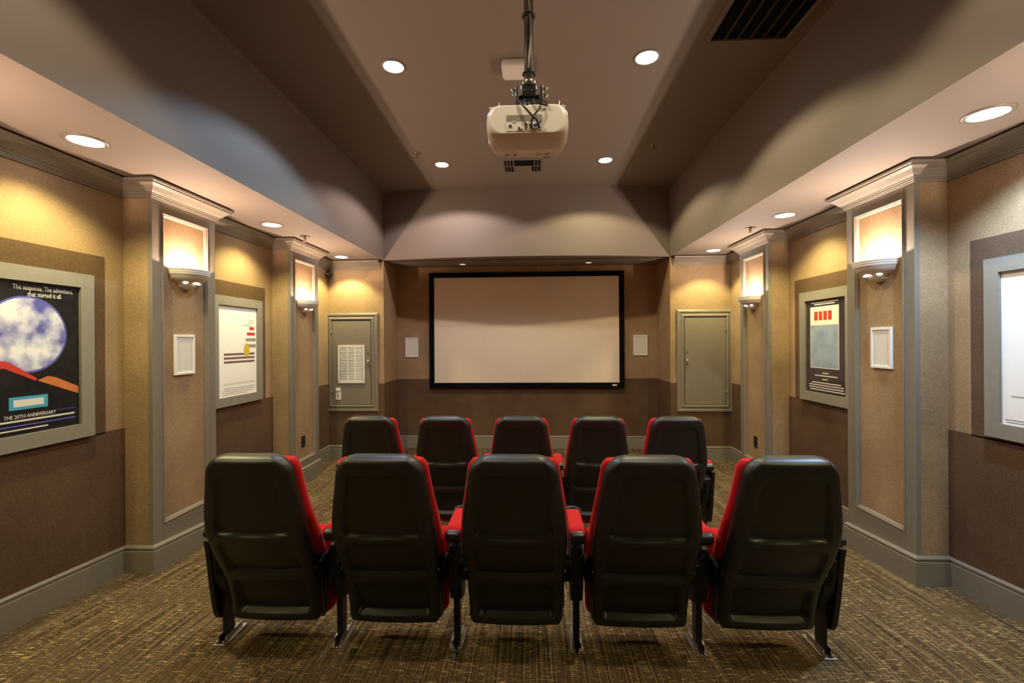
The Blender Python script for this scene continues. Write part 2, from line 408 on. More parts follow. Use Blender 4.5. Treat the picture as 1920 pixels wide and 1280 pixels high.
# ------------------------------------------------------------------ access doors beside the screen
FR = [(0.0, 0.0), (0.0, 0.016), (0.012, 0.022), (0.030, 0.022), (0.036, 0.016), (0.052, 0.015), (0.058, 0.022), (0.072, 0.026), (0.084, 0.022), (0.088, 0.012), (0.088, 0.0)]
def pframe(mb, x0, x1, z0, z1, y, prof=FR):
    rings = []
    for (cx, cz, dx, dz) in ((x0, z0, 1, 1), (x1, z0, -1, 1), (x1, z1, -1, -1), (x0, z1, 1, -1)):
        rings.append([(cx + dx * o, y - h, cz + dz * o) for o, h in prof])
    k = len(prof); vv = [p for r in rings for p in r]; ff = []
    for a in range(4):
        c = (a + 1) % 4
        for i in range(k - 1): ff.append((a * k + i, a * k + i + 1, c * k + i + 1, c * k + i))
    return mb.add(vv, ff)
def access_door(name, label, x0, x1, z0, z1, hx, hinge_x):
    d = empty(name, ((x0 + x1) / 2, YF, z0), label, 'door', kind='structure')
    pframe(MB(), x0, x1, z0, z1, YF).build('door_frame', 'trim_paint', d)
    a, c, e, f_ = x0 + 0.088, x1 - 0.088, z0 + 0.088, z1 - 0.088
    MB().box(a - 0.001, c + 0.001, YF - 0.004, YF - 0.002, e - 0.001, f_ + 0.001).build('door_gap', 'dark_void', d)
    leaf = MB().box(a + 0.006, c - 0.006, YF - 0.016, YF - 0.004, e + 0.006, f_ - 0.006, 0.002).build('door_leaf', 'trim_paint', d)
    MB().cyl((hx, YF - 0.016, 1.263), 0.010, -0.008, 0, 14, 'y').build('lock_cylinder', 'chrome', leaf)
    mb = MB().cyl((hx, YF - 0.016, 1.165), 0.009, -0.02, 0, 14, 'y').tube([(hx, YF - 0.036, 1.168), (hx, YF - 0.038, 1.13), (hx + 0.002, YF - 0.03, 1.085)], 0.006)
    mb.build('handle', 'chrome', leaf)
    for z in (1.52, 0.76):
        MB().cyl((hinge_x, YF - 0.018, z), 0.007, -0.02, 0.02, 10).build('hinge', 'steel_pole', leaf)
    return d, leaf
d1, leaf1 = access_door('door_1', 'grey access door with a white louvred vent, left of the screen', -2.622, -1.937, 0.52, 1.766, -2.062, -2.531)
d2, leaf2 = access_door('door_2', 'plain grey access door, right of the screen', 1.782, 2.466, 0.517, 1.77, 1.902, 2.374)
gx0, gx1, gz0, gz1, gy = -2.449, -2.108, 0.883, 1.362, YF - 0.016
g = MB()
for a, c, e, f_ in ((gx0, gx1, gz1 - 0.026, gz1), (gx0, gx1, gz0, gz0 + 0.026), (gx0, gx0 + 0.024, gz0 + 0.02, gz1 - 0.02), (gx1 - 0.024, gx1, gz0 + 0.02, gz1 - 0.02)):
    g.box(a, c, gy - 0.012, gy, e, f_)
cw = (gx1 - gx0 - 0.048) / 3
for k in (1, 2): g.box(gx0 + 0.024 + k * cw - 0.006, gx0 + 0.024 + k * cw + 0.006, gy - 0.011, gy, gz0 + 0.02, gz1 - 0.02)
vg = g.build('vent_grille', 'white_plastic', leaf1)
MB().box(gx0 + 0.01, gx1 - 0.01, gy - 0.0022, gy - 0.0006, gz0 + 0.01, gz1 - 0.01).build('grille_shade_sheet', 'dark_void', vg)  # near-black sheet paints the shade seen between the louvres
NL = 21; lh = (gz1 - gz0 - 0.052) / NL; proto = None
lm = MB().add([(-cw / 2 + 0.006, -0.010, -lh * 0.34), (cw / 2 - 0.006, -0.010, -lh * 0.34), (cw / 2 - 0.006, -0.0025, lh * 0.18), (-cw / 2 + 0.006, -0.0025, lh * 0.18),
               (-cw / 2 + 0.006, -0.0115, -lh * 0.26), (cw / 2 - 0.006, -0.0115, -lh * 0.26), (cw / 2 - 0.006, -0.004, lh * 0.30), (-cw / 2 + 0.006, -0.004, lh * 0.30)],
              [(0, 3, 2, 1), (4, 5, 6, 7), (0, 1, 5, 4), (1, 2, 6, 5), (2, 3, 7, 6), (3, 0, 4, 7)])
og = ORG[vg.name]
for c in range(3):
    for r in range(NL):
        p = (gx0 + 0.024 + (c + 0.5) * cw, gy, gz0 + 0.026 + (r + 0.5) * lh)
        if proto is None:
            proto = lm.build('louvre', 'white_plastic', vg); q = proto
            for vtx in q.data.vertices: vtx.co += Vector(og)
        else:
            q = proto.copy(); COL.objects.link(q); q.parent = vg
        q.location = tuple(a - o for a, o in zip(p, og))
sw = MB().box(-2.482, -2.414, YF - 0.024, YF - 0.016, 0.672, 0.775, 0.003).build('switch_plate', 'white_plastic', leaf1)
MB().box(-2.478, -2.418, YF - 0.034, YF - 0.016, 0.780, 0.822, 0.003).build('sensor_box', 'white_plastic', leaf1)
MB().box(-2.456, -2.440, YF - 0.030, YF - 0.024, 0.705, 0.742, 0.002).build('toggle', 'port_grey', sw)

# ------------------------------------------------------------------ wall speakers
def wall_speaker(loc, facing, w, h, label):
    t = empty('wall_speaker', loc, label, 'speaker', 'white wall speakers')
    x, y, z = loc
    def bx(mb, u0, u1, d0, d1, z0, z1, bev=0.0):
        if facing == 'y': return mb.box(x + u0, x + u1, y - d0, y - d1, z + z0, z + z1, bev)
        s = facing
        return mb.box(x + s * d0, x + s * d1, y + u0, y + u1, z + z0, z + z1, bev)
    b_ = 0.018; mb = MB()
    for a, c, e, f_ in ((-w / 2, w / 2, h - b_, h), (-w / 2, w / 2, 0, b_), (-w / 2, -w / 2 + b_, b_, h - b_), (w / 2 - b_, w / 2, b_, h - b_)):
        bx(mb, a, c, 0, 0.014, e, f_, 0.002)
    mb.build('speaker_frame', 'white_plastic', t)
    bx(MB(), -w / 2 + b_, w / 2 - b_, 0, 0.009, b_, h - b_).build('speaker_grille', 'grille_grey', t)
wall_speaker((PL - 0.016, 3.048, 1.186), 1, 0.182, 0.275, 'white flush speaker on the near left pilaster below its sconce')
wall_speaker((PR + 0.016, 3.040, 1.211), -1, 0.175, 0.265, 'white flush speaker on the near right pilaster below its sconce')
wall_speaker((-1.668, YA, 1.185), 'y', 0.180, 0.270, 'white flush speaker on the alcove wall left of the screen')
wall_speaker((1.483, YA, 1.195), 'y', 0.190, 0.278, 'white flush speaker on the alcove wall right of the screen')

# ------------------------------------------------------------------ sockets on the far pilasters
for x, s, y, lab in ((PL - 0.016, 1, 4.682, 'black socket plate low on the far left pilaster'), (PR + 0.016, -1, 4.715, 'black socket plate low on the far right pilaster')):
    t = empty('wall_socket', (x, y, 0.305), lab, 'socket', 'black wall sockets')
    MB().box(x, x + s * 0.007, y - 0.036, y + 0.036, 0.305, 0.42, 0.002).build('cover_plate', 'port_black', t)
    for z in (0.338, 0.387): MB().box(x, x + s * 0.009, y - 0.017, y + 0.017, z - 0.014, z + 0.014, 0.003).build('receptacle', 'arm_plastic', t)

# ------------------------------------------------------------------ sconces
def sconce(xf, s, y, zr, label):
    x = xf - s * 0.016
    t = empty('wall_sconce', (x, y, zr - 0.13), label, 'sconce', 'half-bowl wall sconces on the pilasters')
    a0, a1 = (-math.pi / 2, math.pi / 2) if s > 0 else (math.pi / 2, 1.5 * math.pi)
    k = 1.0
    prof = [(0.150, 0.0), (0.153, -0.006), (0.147, -0.011), (0.147, -0.014), (0.150, -0.020), (0.144, -0.025), (0.144, -0.028), (0.146, -0.034), (0.138, -0.040),
            (0.133, -0.050), (0.120, -0.066), (0.098, -0.083), (0.080, -0.090), (0.070, -0.091), (0.067, -0.098), (0.062, -0.110), (0.046, -0.123), (0.022, -0.131), (0.001, -0.133)]
    inner = [(0.001, -0.115), (0.06, -0.085), (0.11, -0.060), (0.136, -0.028), (0.143, 0.0)]
    MB().lathe(prof + inner + [(0.150, 0.0)], (x, y, zr), 28, 'z', a0, a1).build('bowl', 'sconce_plaster', t)
    MB().box(x, x + s * 0.006, y - 0.12, y + 0.12, zr - 0.07, zr - 0.004).build('back_plate', 'sconce_plaster', t)
    # small light openings round the base of the bowl
    for da, w in ((0.0, 0.30), (0.85, 0.16), (-0.85, 0.16)):
        a = (0 if s > 0 else math.pi) + da; mb = MB(); vv = []
        for i in range(16):
            th = 2 * math.pi * i / 16
            aa = a + w * math.cos(th); r = 0.083 + 0.010 * math.sin(th); h = -0.0915 + 0.0035 * math.sin(th) - 0.001
            vv.append((x + (r + 0.002) * math.cos(aa), y + (r + 0.002) * math.sin(aa), zr + h))
        vv += [(p[0], p[1], p[2] + 0.002) for p in vv]
        mb.add(vv, [tuple(range(16)), tuple(range(31, 15, -1))] + [(i, (i + 1) % 16, 16 + (i + 1) % 16, 16 + i) for i in range(16)])
        mb.build('light_slot', 'slot_glow', t)
    bx_ = x + s * 0.062
    MB().lathe([(0.001, -0.030), (0.008, -0.029), (0.009, -0.016), (0.016, -0.008), (0.018, 0.002), (0.014, 0.011), (0.007, 0.016), (0.001, 0.018)], (bx_, y, zr - 0.060), 16).build('bulb', 'bulb_glow', t)
    l = D.lights.new('sconce_lamp', 'POINT'); l.energy = P_SCONCE; l.color = (1.0, 0.71, 0.52) if s > 0 else (1.0, 0.79, 0.64); l.shadow_soft_size = 0.012
    lo = D.objects.new('sconce_lamp', l); COL.objects.link(lo); lo.parent = t
    lo.location = (bx_ - x, 0, 0.13 - 0.034)
    return t
sconce(PL, 1, 3.062, 1.905, 'half-bowl sconce on the near left pilaster above a white speaker')
sconce(PR, -1, 3.052, 1.903, 'half-bowl sconce on the near right pilaster above a white speaker')
sconce(PL, 1, 4.715, 1.838, 'half-bowl sconce on the far left pilaster beside the vented door')
sconce(PR, -1, 4.735, 1.836, 'half-bowl sconce on the far right pilaster beside the plain door')
sconce(PL, 1, 1.42, 1.905, 'added unseen half-bowl sconce on the left pilaster nearest the back of the room')  # added behind the camera for its light, never in view
sconce(PR, -1, 1.42, 1.905, 'added unseen half-bowl sconce on the right pilaster nearest the back of the room')  # its unseen twin, also put in for light from behind

# ------------------------------------------------------------------ recessed downlights
def downlight(x, y, z, r, power, col, angle, mat, label, group, blend=0.22, ring='trim_paint'):
    t = empty('recessed_light', (x, y, z), label, 'downlight', group)
    MB().lathe([(r + 0.022, 0.0), (r + 0.020, -0.005), (r + 0.006, -0.007), (r, -0.003), (r, 0.0)], (x, y, z), 36).build('trim_ring', ring, t)
    MB().cyl((x, y, z), r, -0.0025, 0.0, 36).build('lens', mat, t)
    if power > 0:
        l = D.lights.new('downlight_lamp', 'SPOT'); l.energy = power; l.color = col; l.spot_size = R(angle); l.spot_blend = blend; l.shadow_soft_size = 0.03
        lo = D.objects.new('downlight_lamp', l); COL.objects.link(lo); lo.parent = t; lo.location = (0, 0, -0.012)
    return t
G1, G2, G3 = 'downlights in the raised ceiling', 'downlights in the side soffits', 'small lights in the alcove soffit'
cool, warm, yel, pink = (0.50, 0.74, 1.0), (1.0, 0.90, 0.42), (1.0, 0.86, 0.52), (1.0, 0.84, 0.80)
downlight(-0.932, 3.075, ZC, 0.066, P_TRAY, cool, 134, 'lamp_cool', 'bluish white ceiling downlight left of the projector pole', G1)
downlight(0.779, 3.065, ZC, 0.070, P_TRAY, yel, 134, 'lamp_warm', 'warm white ceiling downlight right of the projector pole', G1)
downlight(-0.941, 4.81, ZC, 0.066, P_TRAY * 0.95, pink, 144, 'lamp_warm', 'ceiling downlight near the screen, left of the ceiling vent', G1)
downlight(0.782, 4.79, ZC, 0.066, P_TRAY * 0.95, yel, 140, 'lamp_warm', 'ceiling downlight near the screen, right of the ceiling vent', G1)
downlight(-0.935, 1.34, ZC, 0.066, P_TRAY * 0.8, (1.0, 0.84, 0.60), 134, 'lamp_warm', 'ceiling downlight above the left of the back row', G1)
downlight(0.779, 1.34, ZC, 0.066, P_TRAY * 0.8, (1.0, 0.84, 0.60), 134, 'lamp_warm', 'ceiling downlight above the right of the back row', G1)
downlight(-2.247, 2.208, ZS, 0.070, P_SOFFIT, warm, 128, 'lamp_warm', 'soffit downlight above the dark poster on the left wall', G2, 0.6)
downlight(-2.257, 3.872, ZS, 0.070, P_SOFFIT, warm, 128, 'lamp_warm', 'soffit downlight above the white poster on the left wall', G2, 0.6)
downlight(-2.285, 5.395, ZS, 0.070, P_SOFFIT, warm, 110, 'lamp_warm', 'soffit downlight above the vented access door', G2, 0.4)
downlight(2.093, 2.174, ZS, 0.070, P_SOFFIT * 1.6, (0.50, 0.72, 1.0), 128, 'lamp_cool', 'cool white soffit downlight nearest on the right', G2, 0.6)
downlight(2.102, 3.86, ZS, 0.070, P_SOFFIT, warm, 128, 'lamp_warm', 'soffit downlight above the blue and cream poster', G2, 0.6)
downlight(2.098, 5.33, ZS, 0.070, P_SOFFIT, warm, 110, 'lamp_warm', 'soffit downlight above the plain access door', G2, 0.4)
downlight(-2.25, 0.53, ZS, 0.070, P_SOFFIT, warm, 128, 'lamp_warm', 'added unseen soffit downlight at the back of the left side', G2, 0.6)  # unseen lamp added to supply light at the back
downlight(2.095, 0.53, ZS, 0.070, P_SOFFIT, warm, 128, 'lamp_warm', 'added unseen soffit downlight at the back of the right side', G2, 0.6)  # added out of view as well, for light behind the camera
downlight(-0.912, 6.03, ZS, 0.040, 0, warm, 60, 'alcove_spot', 'small dim light in the alcove soffit above the left of the screen', G3)
downlight(0.756, 6.03, ZS, 0.040, 0, warm, 60, 'alcove_spot', 'small dim light in the alcove soffit above the right of the screen', G3)

# ------------------------------------------------------------------ sprinkler heads
def sprinkler(x, y, z, label, k=1.0):
    t = empty('sprinkler_head', (x, y, z), label, 'sprinkler', 'pendant sprinkler heads')
    MB().lathe([(0.036 * k, 0.0), (0.035 * k, -0.004), (0.020 * k, -0.008), (0.012 * k, -0.008)], (x, y, z), 24).build('escutcheon', 'brass_dull', t)
    MB().lathe([(0.011 * k, -0.004), (0.011 * k, -0.020), (0.007 * k, -0.024), (0.007 * k, -0.030)], (x, y, z), 14).build('body', 'brass_dull', t)
    MB().tube([(x - 0.008, y, z - 0.024), (x - 0.012, y, z - 0.036), (x, y, z - 0.050)], 0.0025, 6).tube([(x + 0.008, y, z - 0.024), (x + 0.012, y, z - 0.036), (x, y, z - 0.050)], 0.0025, 6).build('yoke', 'brass_dull', t)
    MB().cyl((x, y, z), 0.016 * k, -0.053, -0.050, 16).build('deflector', 'brass_dull', t)
sprinkler(-1.126, 4.50, ZC, 'sprinkler head in the raised ceiling, left side')
sprinkler(1.190, 4.45, ZC, 'sprinkler head in the raised ceiling, right side')
sprinkler(-2.19, 4.32, ZS, 'sprinkler head under the left soffit beside the far pilaster', 1.25)
sprinkler(2.02, 4.28, ZS, 'sprinkler head under the right soffit beside the far pilaster', 1.3)
sprinkler(0.10, 6.06, ZS, 'sprinkler head in the alcove above the middle of the screen')

# ------------------------------------------------------------------ small camera in the far left corner
t = empty('security_camera', (-2.54, YF - 0.055, 2.19), 'small black camera in the corner above the vented access door', 'camera')
MB().box(-2.575, -2.545, YF - 0.05, YF - 0.002, 2.25, 2.31, 0.004).build('bracket', 'port_black', t)
MB().lathe([(0.001, -0.045), (0.022, -0.045), (0.028, -0.04), (0.030, 0.03), (0.024, 0.036), (0.001, 0.036)], (-2.535, YF - 0.06, 2.255), 16, 'y').build('housing', 'port_black', t)
MB().cyl((-2.535, YF - 0.06, 2.255), 0.012, -0.05, -0.044, 14, 'y').build('camera_lens', 'chrome', t)
MB().lathe([(0.001, -0.03), (0.015, -0.026), (0.02, -0.01), (0.02, 0.0)], (-2.535, YF - 0.055, 2.215), 14).build('dome', 'arm_plastic', t)

# ------------------------------------------------------------------ ceiling vents and white sensor box
t = empty('return_air_grille', (1.36, 2.6, ZC), 'large dark return air grille in the raised ceiling on the right', 'vent')
ax0, ax1, ay0, ay1 = 1.104, 1.62, 2.31, 2.925
MB().box(ax0 + 0.02, ax1 - 0.02, ay0 + 0.02, ay1 - 0.02, ZC - 0.003, ZC).build('backing', 'dark_void', t)
for a, c, e, f_ in ((ax0, ax1, ay0, ay0 + 0.026), (ax0, ax1, ay1 - 0.026, ay1), (ax0, ax0 + 0.026, ay0 + 0.026, ay1 - 0.026), (ax1 - 0.026, ax1, ay0 + 0.026, ay1 - 0.026)):
    MB().box(a, c, e, f_, ZC - 0.016, ZC, 0.003).build('frame_side', 'ceiling_paint', t)
for k in range(5):
    x = ax0 + 0.026 + 0.077 * (k + 1)
    MB().add([(x, ay0 + 0.026, ZC - 0.014), (x + 0.008, ay0 + 0.026, ZC - 0.014), (x + 0.008, ay1 - 0.026, ZC - 0.014), (x, ay1 - 0.026, ZC - 0.014),
              (x + 0.02, ay0 + 0.026, ZC - 0.003), (x + 0.026, ay0 + 0.026, ZC - 0.003), (x + 0.026, ay1 - 0.026, ZC - 0.003), (x + 0.02, ay1 - 0.026, ZC - 0.003)],
             [(0, 3, 2, 1), (4, 5, 6, 7), (0, 1, 5, 4), (1, 2, 6, 5), (2, 3, 7, 6), (3, 0, 4, 7)]).build('slat', 'slat_dark', t)
vx, vy = -0.085, 4.885
t = empty('supply_air_vent', (vx, vy, ZC), 'square taupe ceiling vent with dark slots behind the projector', 'vent')
MB().box(vx - 0.19, vx + 0.19, vy - 0.19, vy + 0.19, ZC - 0.006, ZC, 0.002).build('face_plate', 'vent_brown', t)
MB().box(vx - 0.085, vx + 0.105, vy - 0.155, vy - 0.005, ZC - 0.0075, ZC - 0.006).build('dark_opening', 'dark_void', t)
for sgn in (-1, 1):
    for r in (0, 1):
        for k in range(3):
            x = vx + sgn * 0.145 + (k - 1) * 0.033; y0 = vy - 0.155 + r * 0.165
            MB().box(x - 0.011, x + 0.011, y0, y0 + 0.145, ZC - 0.0072, ZC - 0.006).build('slot', 'dark_void', t)
            MB().box(x + 0.011, x + 0.016, y0, y0 + 0.145, ZC - 0.013, ZC - 0.006).build('vane', 'vent_brown', t)
bx0, by0 = -0.107, 3.11
t = empty('wireless_sensor', (bx0, by0, ZC), 'white rounded box on the ceiling behind the projector pole', 'sensor')
def rrect(w, h, r, n=5):
    out = []
    for cx, cy, a in ((w / 2 - r, h / 2 - r, 0), (-w / 2 + r, h / 2 - r, 90), (-w / 2 + r, -h / 2 + r, 180), (w / 2 - r, -h / 2 + r, 270)):
        for i in range(n + 1):
            q = R(a + 90 * i / n); out.append((cx + r * math.cos(q), cy + r * math.sin(q)))
    return out
rings = []
for w, h, r, z in ((0.150, 0.165, 0.02, 0.0), (0.168, 0.180, 0.03, -0.012), (0.168, 0.180, 0.03, -0.040), (0.158, 0.170, 0.03, -0.050), (0.13, 0.14, 0.02, -0.053)):
    rings.append([(bx0 + u, by0 + q, ZC + z) for u, q in rrect(w, h, r)])
MB().loft(rings).build('housing', 'white_plastic', t)
MB().cyl((bx0 + 0.05, by0 - 0.05, ZC), 0.004, -0.0545, -0.052, 10).build('indicator', 'port_grey', t)

# ------------------------------------------------------------------ projector on its pole
px, pyb, pzb = -0.012, 1.93, 2.282
t = empty('projector', (px, pyb + 0.13, pzb), 'white projector hanging from the ceiling pole, cable panel facing the back', 'projector')
def sring(y, w, zlo, zhi, r, n=7):
    return [(px + u, y, (zlo + zhi) / 2 + q) for u, q in rrect(w, zhi - zlo, min(r, (zhi - zlo) / 2 - 0.001), n)]
rings = [sring(pyb, 0.300, pzb + 0.006, pzb + 0.118, 0.045), sring(pyb + 0.003, 0.326, pzb + 0.001, pzb + 0.124, 0.05), sring(pyb + 0.012, 0.342, pzb - 0.004, pzb + 0.128, 0.052),
         sring(pyb + 0.05, 0.354, pzb - 0.012, pzb + 0.130, 0.055), sring(pyb + 0.14, 0.358, pzb - 0.012, pzb + 0.130, 0.055), sring(pyb + 0.22, 0.346, pzb - 0.006, pzb + 0.126, 0.055),
         sring(pyb + 0.26, 0.32, pzb + 0.004, pzb + 0.118, 0.05), sring(pyb + 0.275, 0.28, pzb + 0.02, pzb + 0.10, 0.04)]
body = MB().loft(rings).build('body', 'projector_white', t)
MB().box(px - 0.165, px + 0.165, pyb + 0.03, pyb + 0.25, pzb + 0.128, pzb + 0.134, 0.004).build('top_cover', 'projector_white', body)
MB().box(px - 0.088, px + 0.062, pyb - 0.0025, pyb + 0.001, pzb + 0.052, pzb + 0.079).build('connector_strip', 'port_grey', body)
MB().box(px - 0.090, px + 0.066, pyb - 0.002, pyb + 0.001, pzb + 0.012, pzb + 0.052).build('connector_panel', 'projector_white', body)
MB().lathe([(0.05, 0.0), (0.052, 0.02), (0.04, 0.03), (0.036, 0.022), (0.001, 0.018)], (px + 0.09, pyb + 0.262, pzb + 0.06), 24, 'y').build('lens_barrel', 'port_black', body)
def port(name, kind, u, w, a, c=0.004, mat='port_black'):
    if kind == 'o': MB().cyl((px + u, pyb, pzb + w), a, -0.006, 0.0, 12, 'y').build(name, mat, body)
    else: MB().box(px + u - a, px + u + a, pyb - 0.006, pyb, pzb + w - c, pzb + w + c).build(name, mat, body)
port('power_socket', 'o', -0.072, 0.032, 0.006); port('usb_port', 'b', -0.035, 0.021, 0.0032, 0.006); port('mini_port', 'b', -0.024, 0.018, 0.003, 0.002)
for z in (0.020, 0.032, 0.043): port('audio_socket', 'o', -0.008, z, 0.0036)
port('video_port', 'b', 0.034, 0.036, 0.009, 0.004, 'port_blue'); port('serial_port', 'b', 0.012, 0.036, 0.004, 0.003)
port('round_socket', 'o', 0.054, 0.047, 0.004); port('cable_plug', 'o', 0.016, 0.021, 0.008, mat='port_grey'); port('cable_plug', 'o', 0.050, 0.021, 0.008, mat='port_grey')
port('lock_tab', 'b', -0.056, 0.051, 0.004, 0.003, 'white_plastic')
for u in (-0.10, -0.06, 0.05, 0.09): MB().cyl((px + u, pyb + 0.20, pzb - 0.012), 0.010, -0.006, 0.002, 14).build('foot', 'projector_white', body)
cable = MB().tube([(px - 0.062, pyb + 0.075, pzb + 0.215), (px - 0.060, pyb + 0.03, pzb + 0.185), (px - 0.028, pyb - 0.008, pzb + 0.128), (px + 0.012, pyb - 0.022, pzb + 0.075), (px + 0.040, pyb - 0.022, pzb + 0.048), (px + 0.050, pyb - 0.006, pzb + 0.022)], 0.0042)
cable.build('cable', 'cable_black', t)
MB().tube([(px + 0.005, pyb + 0.05, pzb + 0.145), (px + 0.02, pyb - 0.0, pzb + 0.135), (px + 0.05, pyb - 0.012, pzb + 0.120), (px + 0.085, pyb - 0.010, pzb + 0.112), (px + 0.088, pyb + 0.01, pzb + 0.125), (px + 0.075, pyb + 0.03, pzb + 0.152), (px + 0.065, pyb + 0.0, pzb + 0.14), (px + 0.055, pyb - 0.016, pzb + 0.10), (px + 0.022, pyb - 0.022, pzb + 0.062), (px + 0.016, pyb - 0.006, pzb + 0.022)], 0.0036).build('cable', 'cable_black', t)
MB().lathe([(0.001, -0.012), (0.010, -0.010), (0.013, 0.0), (0.010, 0.010), (0.001, 0.012)], (px + 0.0, pyb + 0.012, pzb + 0.128), 12).build('cable_tie_bundle', 'cable_black', t)

mx, my, mz = -0.004, pyb + 0.125, pzb + 0.134
t = empty('projector_mount', (mx, my, ZC), 'grey ceiling pole and black bracket carrying the projector', 'mount')
MB().cyl((mx, my, 0), 0.0215, mz + 0.150, ZC - 0.012, 20).build('pole', 'steel_pole', t)
MB().lathe([(0.001, 0), (0.075, 0), (0.075, -0.008), (0.03, -0.014), (0.03, -0.05), (0.0215, -0.05)], (mx, my, ZC), 28).build('ceiling_plate', 'steel_pole', t)
MB().lathe([(0.024, 0.138), (0.028, 0.142), (0.028, 0.160), (0.022, 0.165)], (mx, my, mz), 20).build('collar', 'chrome', t)
br = MB().box(mx - 0.036, mx + 0.034, my - 0.032, my + 0.03, mz + 0.078, mz + 0.128, 0.005).box(mx - 0.060, mx - 0.046, my - 0.036, my + 0.035, mz + 0.062, mz + 0.120, 0.003).box(mx + 0.046, mx + 0.062, my - 0.036, my + 0.035, mz + 0.060, mz + 0.120, 0.003)
br.box(mx - 0.05, mx + 0.05, my - 0.02, my + 0.02, mz + 0.066, mz + 0.086, 0.003).lathe([(0.036, 0.124), (0.030, 0.138), (0.022, 0.145)], (mx, my, mz), 18).box(mx - 0.024, mx + 0.024, my - 0.022, my + 0.022, mz + 0.010, mz + 0.080, 0.003)
br = br.build('bracket', 'black_metal', t)
for z, dx in ((0.108, -0.083), (0.112, 0.064), (0.080, 0.066)): MB().cyl((mx + dx, my - 0.02, mz + z), 0.006, 0.0, 0.022, 10, 'x').build('bolt', 'chrome', br)
for u in (-0.02, 0.012, 0.03): MB().cyl((mx + u, my - 0.033, mz + 0.100), 0.0045, -0.004, 0.0, 8, 'y').build('bolt', 'steel_pole', br)
for u, q in ((-0.13, -0.05), (0.13, -0.05), (-0.12, 0.09), (0.12, 0.09)):
    MB().tube([(mx + u * 0.1, my + q * 0.1, mz + 0.030), (mx + u * 0.6, my + q * 0.6, mz + 0.026), (mx + u, my + q, mz + 0.020), (mx + u, my + q, mz + 0.001)], 0.005, 6).build('arm', 'black_metal', t)
    MB().cyl((mx + u, my + q, mz), 0.003, 0.001, 0.040, 8).build('screw', 'chrome', t)
pts = [(mx + 0.004 + 0.006 * math.sin(i * 0.9), my - 0.026 - 0.003 * math.cos(i * 1.3), ZC - 0.03 - i * 0.053) for i in range(13)]
MB().tube(pts, 0.0045).build('signal_cable', 'cable_grey', t)
for z in (2.86, 2.60): MB().lathe([(0.023, 0), (0.031, 0.002), (0.031, 0.008), (0.023, 0.01)], (mx, my - 0.003, z), 16).build('cable_tie', 'cable_black', t)

# ------------------------------------------------------------------ posters
plain('paper_white', (0.88, 0.86, 0.83), 0.35, coat=0.4, var=0.01)
plain('print_cream', (0.85, 0.78, 0.65), 0.4, coat=0.4, var=0.02)
plain('print_red', (0.55, 0.045, 0.03), 0.4, var=0.05)
plain('print_grey', (0.30, 0.27, 0.25), 0.4, var=0.05)
plain('print_brown', (0.16, 0.10, 0.08), 0.4, var=0.05)
plain('print_yellow', (0.60, 0.42, 0.05), 0.4, var=0.05)
plain('print_dark', (0.035, 0.024, 0.03), 0.3, coat=0.4, var=0.05)
plain('print_pale', (0.72, 0.68, 0.62), 0.4, var=0.03)
plain('print_sky', (0.06, 0.35, 0.55), 0.4, var=0.05)
plain('print_violet', (0.10, 0.10, 0.38), 0.4, var=0.05)
plain('print_orange', (0.55, 0.17, 0.05), 0.4, var=0.12, nscale=20)
def mottled(name, stops, scale):
    m, nt, b = nt_new(name); b.inputs['Roughness'].default_value = 0.35; b.inputs['Coat Weight'].default_value = 0.4
    nt.links.new(ramp(nt, noise(nt, tex_coord(nt), scale, 4.0), stops), b.inputs['Base Color'])
mottled('print_disc', [(0.38, (0.10, 0.11, 0.42)), (0.50, (0.45, 0.45, 0.66)), (0.60, (0.82, 0.82, 0.86))], 7.0)
mottled('print_night', [(0.3, (0.004, 0.004, 0.007)), (0.7, (0.012, 0.013, 0.016))], 20.0)
mottled('print_water', [(0.3, (0.20, 0.27, 0.38)), (0.7, (0.34, 0.42, 0.52))], 9.0)
def poster(x, s, y0, y1, z0, z1, fwid, label, sheet_mat):
    # s: direction into the room; y0 < y1 outer frame
    t = empty('framed_poster', (x, (y0 + y1) / 2, z0), label, 'poster', 'framed posters on the side walls')
    x0, x1 = x, x + s * 0.03
    def P(u, w, xx): return (xx, u, w)
    fw_ = fwid
    for quad in (((y0, z0), (y1, z0), (y1 - fw_, z0 + fw_), (y0 + fw_, z0 + fw_)), ((y0, z1), (y1, z1), (y1 - fw_, z1 - fw_), (y0 + fw_, z1 - fw_)),
                 ((y0, z0), (y0, z1), (y0 + fw_, z1 - fw_), (y0 + fw_, z0 + fw_)), ((y1, z0), (y1, z1), (y1 - fw_, z1 - fw_), (y1 - fw_, z0 + fw_))):
        g_ = 0.0004
        MB().prism([(u, w) for u, w in quad], 'x', x0, x1).build('frame_side', 'frame_paint', t)
    sheet = MB().box(x + s * 0.004, x + s * 0.014, y0 + fw_ - 0.003, y1 - fw_ + 0.003, z0 + fw_ - 0.003, z1 - fw_ + 0.003).build('poster_sheet', sheet_mat, t)
    return t, sheet, x + s * 0.0143
def patch(sheet, xs, s, u0, u1, w0, w1, mat, lay=0, name='print_block'):
    MB().box(xs + s * 0.0003 * lay, xs + s * 0.0003 * (lay + 1), u0, u1, w0, w1).build(name, mat, sheet)
def disc(sheet, xs, s, cy, cz, r, mat, lay=0, name='print_disc', ry=None, n=40):
    MB().prism([(cy + (ry or r) * math.cos(2 * math.pi * i / n), cz + r * math.sin(2 * math.pi * i / n)) for i in range(n)], 'x', xs + s * 0.0003 * lay, xs + s * 0.0003 * (lay + 1)).build(name, mat, sheet)
XLp, XRp = XL + T, XR - T
